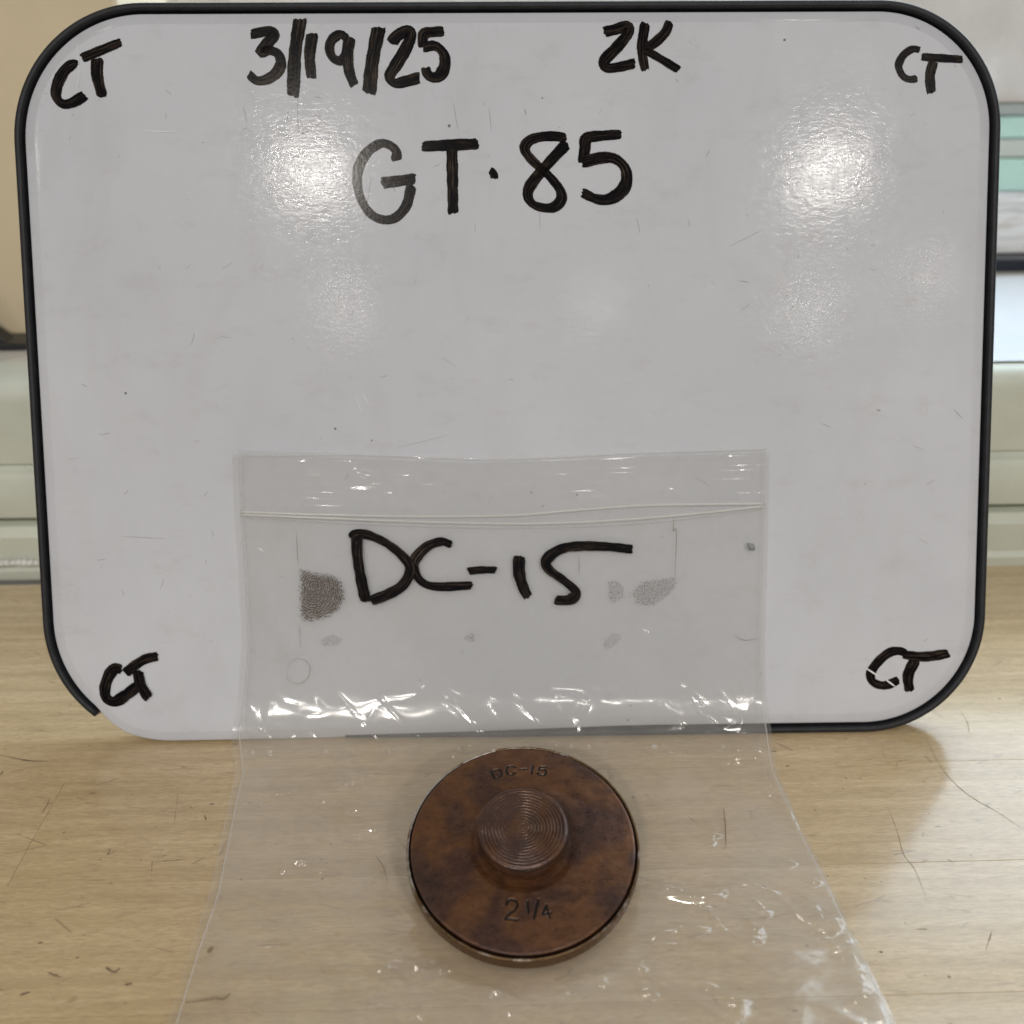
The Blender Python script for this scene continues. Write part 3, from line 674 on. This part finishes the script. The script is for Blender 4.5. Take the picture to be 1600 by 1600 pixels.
# grey lint spot near the right edge, tiny bubbles at the foot
v, f = tube([film_pt(1166, 848, .0002), film_pt(1172, 853, .0002), film_pt(1176, 858, .0002)], [.0003, .0011, .0004], 8); mesh('lint_fleck', v, f, simple('lint', (.3, .32, .34), .9), bag)
for (x, y) in [(405, 1164), (429, 1169), (516, 1166), (890, 1158), (918, 1165), (1014, 1142), (1119, 1143), (1020, 1160), (1013, 1149), (720, 1150)]:
    c = film_pt(x, y, .0002); v = []; K = 10
    P = [c+np.array([.0004*math.cos(2*math.pi*k/K), .0002*math.sin(2*math.pi*k/K), .0004*math.sin(2*math.pi*k/K)]) for k in range(K+1)]
    v, f = tube(P, .00010, 5); mesh('air_bubble', v, f, MILK, bag)

# ================================================================ METAL DISC
TILT = R_(15.0); dn = np.array([0, -math.sin(TILT), math.cos(TILT)]); dv = np.array([0, math.cos(TILT), math.sin(TILT)])
Cd = ground(817, 1319, .0134); depth = np.dot(Cd-O, Fv); RD = 182.5*depth/FPX
print('disc radius mm', RD*1000, 'centre', Cd)
DM = Matrix(((1, 0, 0, Cd[0]), (0, dv[1], dn[1], Cd[1]), (0, dv[2], dn[2], Cd[2]), (0, 0, 0, 1)))
disc = tag(empty('metal_disc', mat=DM), 'round rusty brown metal disc with a ridged centre knob, lying on the bag', 'metal disc')
def dl(x, y, z=0.0):
    w = onp(x, y, Cd+dn*z, dn); return np.array([w[0]-Cd[0], np.dot(w-Cd, dv)])
def revolve(prof, n, name, mat, attr=None, fn=None):
    v = []; 
    for r, z in prof:
        for k in range(n):
            a = 2*math.pi*k/n; v.append((r*math.cos(a), r*math.sin(a), z))
    v = np.array(v)
    if fn is not None: v, attr = fn(v)
    o = mesh(name, v, grid_faces(len(prof), n, True), mat, disc, True, None, attr); renormal(o); return o
mm_ = .001; k = RD*1000
RUST = mat_rust('rusty_brown_metal'); BEZ = mat_bezel()
bz = [(k-1.9, -3.2), (k-1.0, -3.0), (k-.80, -1.2), (k-.72, -.35), (k-.62, -.08), (k-.45, 0.02), (k-.22, -.02), (k-.06, -.16), (k, -.5), (k-.05, -3.6), (k-.35, -4.5), (k-1.0, -4.9), (k-3.0, -5.0), (10, -5.0)]
def lipattr(v):
    r = np.hypot(v[:, 0], v[:, 1]); return v, {'lip': (v[:, 2] > -.00045).astype(float)}
bpr = [(r*mm_, z*mm_) for r, z in bz]
dense = []
for (a, b) in zip(bpr, bpr[1:]):
    for t in np.linspace(0, 1, 4)[:-1]: dense.append((a[0]*(1-t)+b[0]*t, a[1]*(1-t)+b[1]*t))
dense.append(bpr[-1]); revolve(dense, 256, 'bezel_ring', BEZ, None, lipattr)
# face plate with real stamped characters
def cone(r): # height of the face at radius r (mm)
    return np.interp(r, [11.6, 13.2, 14.2, 20, k-1.7, k-1.25], [1.35, 1.65, 1.62, 1.25, .62, .50])
SEG = [  # strokes in photo pixels on the face
    [(766.8, 1206), (772.5, 1216.5)], [(767.5, 1205.5), (773, 1202.5), (780, 1203), (783.7, 1208), (782.5, 1213), (778, 1215.5)],
    [(805, 1198.5), (799, 1196.5), (793, 1199), (791, 1205), (794, 1210), (800, 1211), (805.5, 1207)], [(812, 1202), (823, 1201.3)], [(832.6, 1196.5), (830, 1209.5)],
    [(852.5, 1198), (844.5, 1197.5), (842, 1202.5), (849, 1202), (853, 1206), (851, 1211), (843.5, 1211), (838.5, 1207.5)],
    [(791.5, 1414), (794, 1407.5), (800, 1406.5), (806, 1409), (808.5, 1415), (805, 1421), (797, 1427), (789, 1435.5), (808, 1437)],
    [(824.3, 1409), (825.5, 1426)], [(841.5, 1406.5), (834, 1435)], [(858.5, 1433), (853.5, 1415), (847.5, 1428.5), (861, 1425.5)]]
CURVY = (1, 2, 5)
def engrave(v):
    r = np.hypot(v[:, 0], v[:, 1])*1000; D = np.full(len(v), 1e9)
    for i, s in enumerate(SEG):
        z0 = .0012
        q = [dl(x, y, z0) for x, y in s]
        if i in CURVY: q = catmull(q, 4)
        if i == 6: q = catmull(q[:8], 4)+[q[8]]
        for a, b in zip(q, q[1:]):
            d = b-a; t = np.clip(((v[:, 0]-a[0])*d[0]+(v[:, 1]-a[1])*d[1])/(d@d), 0, 1)
            D = np.minimum(D, np.hypot(v[:, 0]-a[0]-t*d[0], v[:, 1]-a[1]-t*d[1]))
    g = np.clip(1-(D-.00017)/.00018, 0, 1); g = g*g*(3-2*g)
    top = (v[:, 2] > .0004)
    X, Y = v[:, 0], v[:, 1]
    v = v.copy(); v[:, 2] -= .00032*g*top
    v[:, 2] += top*(.00006*vnoise(X, Y, .006, .006, 40)+.00003*vnoise(X, Y, .0018, .0018, 41))
    for sx, sy, a, L in ((-.0083, .0075, .05, .006), (.009, -.0165, .0, .007), (.012, .012, -.5, .008)):    # shallow dents
        dx = X-sx; dy = Y-sy; u = dx*math.cos(a)+dy*math.sin(a); w = -dx*math.sin(a)+dy*math.cos(a)
        v[:, 2] -= top*.00016*np.exp(-(u/L)**2-(w/.0011)**2)
    return v, {'dirt': 1.0*g*top}
rr = np.r_[np.linspace(11.0, k-1.25, 155)]
pf = [(9.5, 1.35)]+[(r, float(cone(r))) for r in rr]+[(k-1.15, .30), (k-1.12, 0), (k-1.2, -.6), (k-1.5, -2.9)]
revolve([(r*mm_, z*mm_) for r, z in pf], 1300, 'face_plate', RUST, None, engrave)
# knob: neck, overhanging cap, turned rings on top
kr = 10.75
kp = [(8.9, .8), (9.6, 1.4), (9.9, 2.2), (9.95, 3.0), (10.3, 3.4), (kr-.05, 3.9), (kr, 4.8), (kr-.03, 5.9), (kr-.2, 6.35), (kr-.55, 6.62), (kr-.8, 6.68)]
top = []
for r in np.linspace(kr-.82, 0.02, 260):
    g = .0 if r > 9.6 else 1
    w = .5+.5*math.cos(2*math.pi*r/.78); z = 6.75-.26*(w**1.5)*g*(1 if r > 5.2 else .7)-.25*math.exp(-((r-3.4)/1.8)**2)+.1*math.exp(-((r-6.2)/1.2)**2)
    top.append((r, z))
RK = mat_rust('dark_knob_metal', .95, .34, 1)
def worn(v):
    X, Y = v[:, 0], v[:, 1]; tp_ = v[:, 2] > .0060; v = v.copy()
    keep = np.clip(.75+.9*vnoise(X, Y, .006, .006, 77), .15, 1)
    flat = .00755; v[:, 2] = np.where(tp_, flat+(v[:, 2]-flat)*keep, v[:, 2])+tp_*.00004*vnoise(X, Y, .0006, .0006, 78)
    return v, {'dirt': tp_*np.clip(((.00755)-v[:, 2])/.0003, 0, 1)*.55}
kp = [(a, b+(.9 if b > 4.5 else .35 if b > 2.5 else 0)) for a, b in kp]; top = [(a, b+.9) for a, b in top]
revolve([(r*mm_, z*mm_) for r, z in kp+top], 200, 'centre_knob', RK, None, worn)
# seat boss under the disc that tips it up
bo = [(0.01, -4.9), (11, -5.0), (11.2, -8.0), (11.0, -11.2), (10.4, -11.6), (.01, -11.6)]
revolve([(r*mm_, z*mm_) for r, z in bo], 48, 'bottom_boss', RUST)

# ================================================================ WINDOW SILL AND BACKGROUND
SILLM = simple('pale_green_paint', (.60, .63, .55), .42, .10, 22, .00006)
SILLT = (lambda t: (t.pbr(Base_Color=t.mix(t.ramp(t.noise(t.coord(), 9, 6, .6, 2.5), [(.47, 0.0), (.5, .5), (.53, 0.0)]), (.58, .56, .51), (.32, .29, .24)), Roughness=.3), t.m)[1])(NT('marble_like_stone'))
SY = .3306
sill = tag(empty('window_sill', (0, SY, 0)), 'pale green moulded window ledge running behind the whiteboard', 'window ledge')
def sweep(prof, name, mat, x0=-1.0, x1=1.0):
    v = [(x, y, z) for x in (x0, x1) for y, z in prof]; n = len(prof)
    f = [(i, (i+1) % n, n+(i+1) % n, n+i) for i in range(n)]+[tuple(range(n))[::-1], tuple(range(n, 2*n))]
    o = mesh(name, v, f, mat, sill, True); renormal(o)
    e = o.modifiers.new('split', 'EDGE_SPLIT'); e.split_angle = R_(35); return o
sweep([(.030, 0), (-.0005, 0), (-.001, .004), (.0005, .006), (0, .010), (-.0005, .018), (.002, .0215), (.006, .0228), (.030, .0228)], 'lower_moulding', SILLM)
sweep([(.030, .0248), (.003, .0248), (.0, .0262), (-.0008, .032), (-.0005, .040), (.0012, .0435), (.0038, .0445), (.0045, .0455), (.030, .0455)], 'middle_moulding', SILLM)
sweep([(.030, .0458), (.004, .0458), (.003, .0468), (.0028, .050), (.0025, .070), (.0030, .0735), (.0055, .0762), (.009, .077), (.030, .077)], 'upper_moulding', SILLM)
v, f = box(-1, 1, .030, .30, -.02, .0768); mesh('sill_core', v, f, SILLT, sill, False)
# worn foam bead along the foot at the left
a = Acc()
for i in range(60):
    x = -.30+i*.0022; r = random.uniform(.0010, .0018); P = [(x, -.0012, .0075), (x+.0016, -.0014, .0078+random.uniform(-.0004, .0004))]
    vv, ff = tube(P, r, 6); a.add(vv, ff)
mesh('sealant_bead', a.v, a.f, simple('white_sealant', (.75, .75, .72), .6), sill)['kind'] = 'stuff'

# beige wall panel left
wall = tag(empty('wall', (-.55, .395, .077)), None, None, None, 'structure')
v, f = box(-.6, .4127, 0, .06, 0, .8); o = mesh('wall_panel', v, f, simple('beige_wall_paint', (.70, .59, .41), .7, .08, 12, .00008), wall, False); bevel(o, .002)
# dark stand at left edge
stand = tag(empty('display_stand', (-.2205, .378, .077)), 'black slanted stand foot standing on the ledge at the left edge', 'stand')
BLK = simple('black_plastic', (.012, .013, .016), .4)
v = [(-.06, 0, 0), (.027, 0, 0), (.020, 0, .006), (.0125, 0, .012), (.0, 0, .042), (-.015, 0, .10), (-.06, 0, .10)]
n = len(v); v = v+[(x, .008, z) for x, _, z in v]
f = [(i, (i+1) % n, n+(i+1) % n, n+i) for i in range(n)]+[tuple(range(n))[::-1], tuple(range(n, 2*n))]
o = mesh('upright', v, f, BLK, stand, False); renormal(o); bevel(o, .001)
v, f = box(-.06, .033, -.0035, .012, 0, .0028); o = mesh('foot', v, f, BLK, stand, False); bevel(o, .0008)
# window beyond the ledge
win = tag(empty('window', (.24, .49, .077)), 'bright window with dark bottom rail and mint green bars behind the board', 'window')
def wbox(x0, x1, y0, y1, z0, z1, name, mat):
    v, f = box(x0, x1, y0, y1, z0, z1); o = mesh(name, v, f, mat, win, False); bevel(o, .0008); return o
wbox(-.40, .50, -.008, .01, 0.0, .0060, 'bottom_rail', simple('dark_blue_rail', (.018, .022, .035), .3))
wbox(-.40, .50, .004, .02, .0063, .036, 'streaky_reflection_strip', (lambda t: (t.pbr(Base_Color=t.ramp(t.noise(t.coord('Object', (.6, 1, 6)), 30, 4, .6, 1.0), [(.35, (.62, .63, .62)), (.5, (.90, .92, .94)), (.65, (.66, .63, .60))]), Roughness=.18), t.m)[1])(NT('painted_reflection_streaks')))  # bright streaks imitate reflections in glass, painted into the base colour
MINT = simple('mint_paint', (.56, .82, .74), .3); GREY = simple('grey_frame', (.60, .64, .60), .4)
wbox(-.40, .50, .002, .02, .0363, .051, 'mint_bar', MINT); wbox(-.40, .50, .004, .02, .0513, .060, 'grey_bar', GREY)
wbox(-.40, .50, .002, .02, .0603, .070, 'mint_bar', MINT); wbox(-.40, .50, .000, .02, .0703, .075, 'grey_bar', simple('darker_grey_bar', (.40, .44, .43), .4))
wbox(-.40, .50, .004, .02, .0753, .124, 'stone_panel', (lambda t: (t.pbr(Base_Color=t.ramp(t.noise(t.coord(), 26, 6, .65), [(.35, (.66, .64, .61)), (.55, (.74, .72, .70)), (.68, (.85, .84, .83))]), Roughness=.35), t.m)[1])(NT('speckled_stone')))
tp = NT('daylight_glass'); em = tp.node('Emission'); em.inputs[0].default_value = (.74, .88, 1.0, 1); em.inputs[1].default_value = 4.2; tp.t.links.new(em.outputs[0], tp.out.inputs[0])
wbox(-.40, .62, .010, .014, .1245, .330, 'lit_pane', tp.m); wbox(.03, .62, .010, .014, .3905, .56, 'lit_pane', tp.m)
wbox(-.43, -.401, 0, .02, 0, .39, 'side_frame', GREY); wbox(-.40, .62, 0, .02, .3305, .39, 'top_frame', GREY)
# white paper on the ledge at the right
paper = tag(empty('paper_sheet', (.26, .40, .0771)), 'glossy white paper lying on the ledge at the right edge', 'paper')
NU = 30; g = np.linspace(0, 1, NU); U, V = np.meshgrid(g, g)
X = -.09+.24*U; Y = -.058+.125*V; Zp = .0008+.0012*np.sin(U*2.2)*V
v = np.stack([X.ravel(), Y.ravel(), Zp.ravel()], 1); v2 = v-np.array([0, 0, .0003])
f = grid_faces(NU, NU); f2 = [tuple(i+NU*NU for i in q)[::-1] for q in f]
o = mesh('sheet', np.vstack([v, v2]), f+f2, simple('paper_white', (.80, .84, .90), .25, .03), paper)
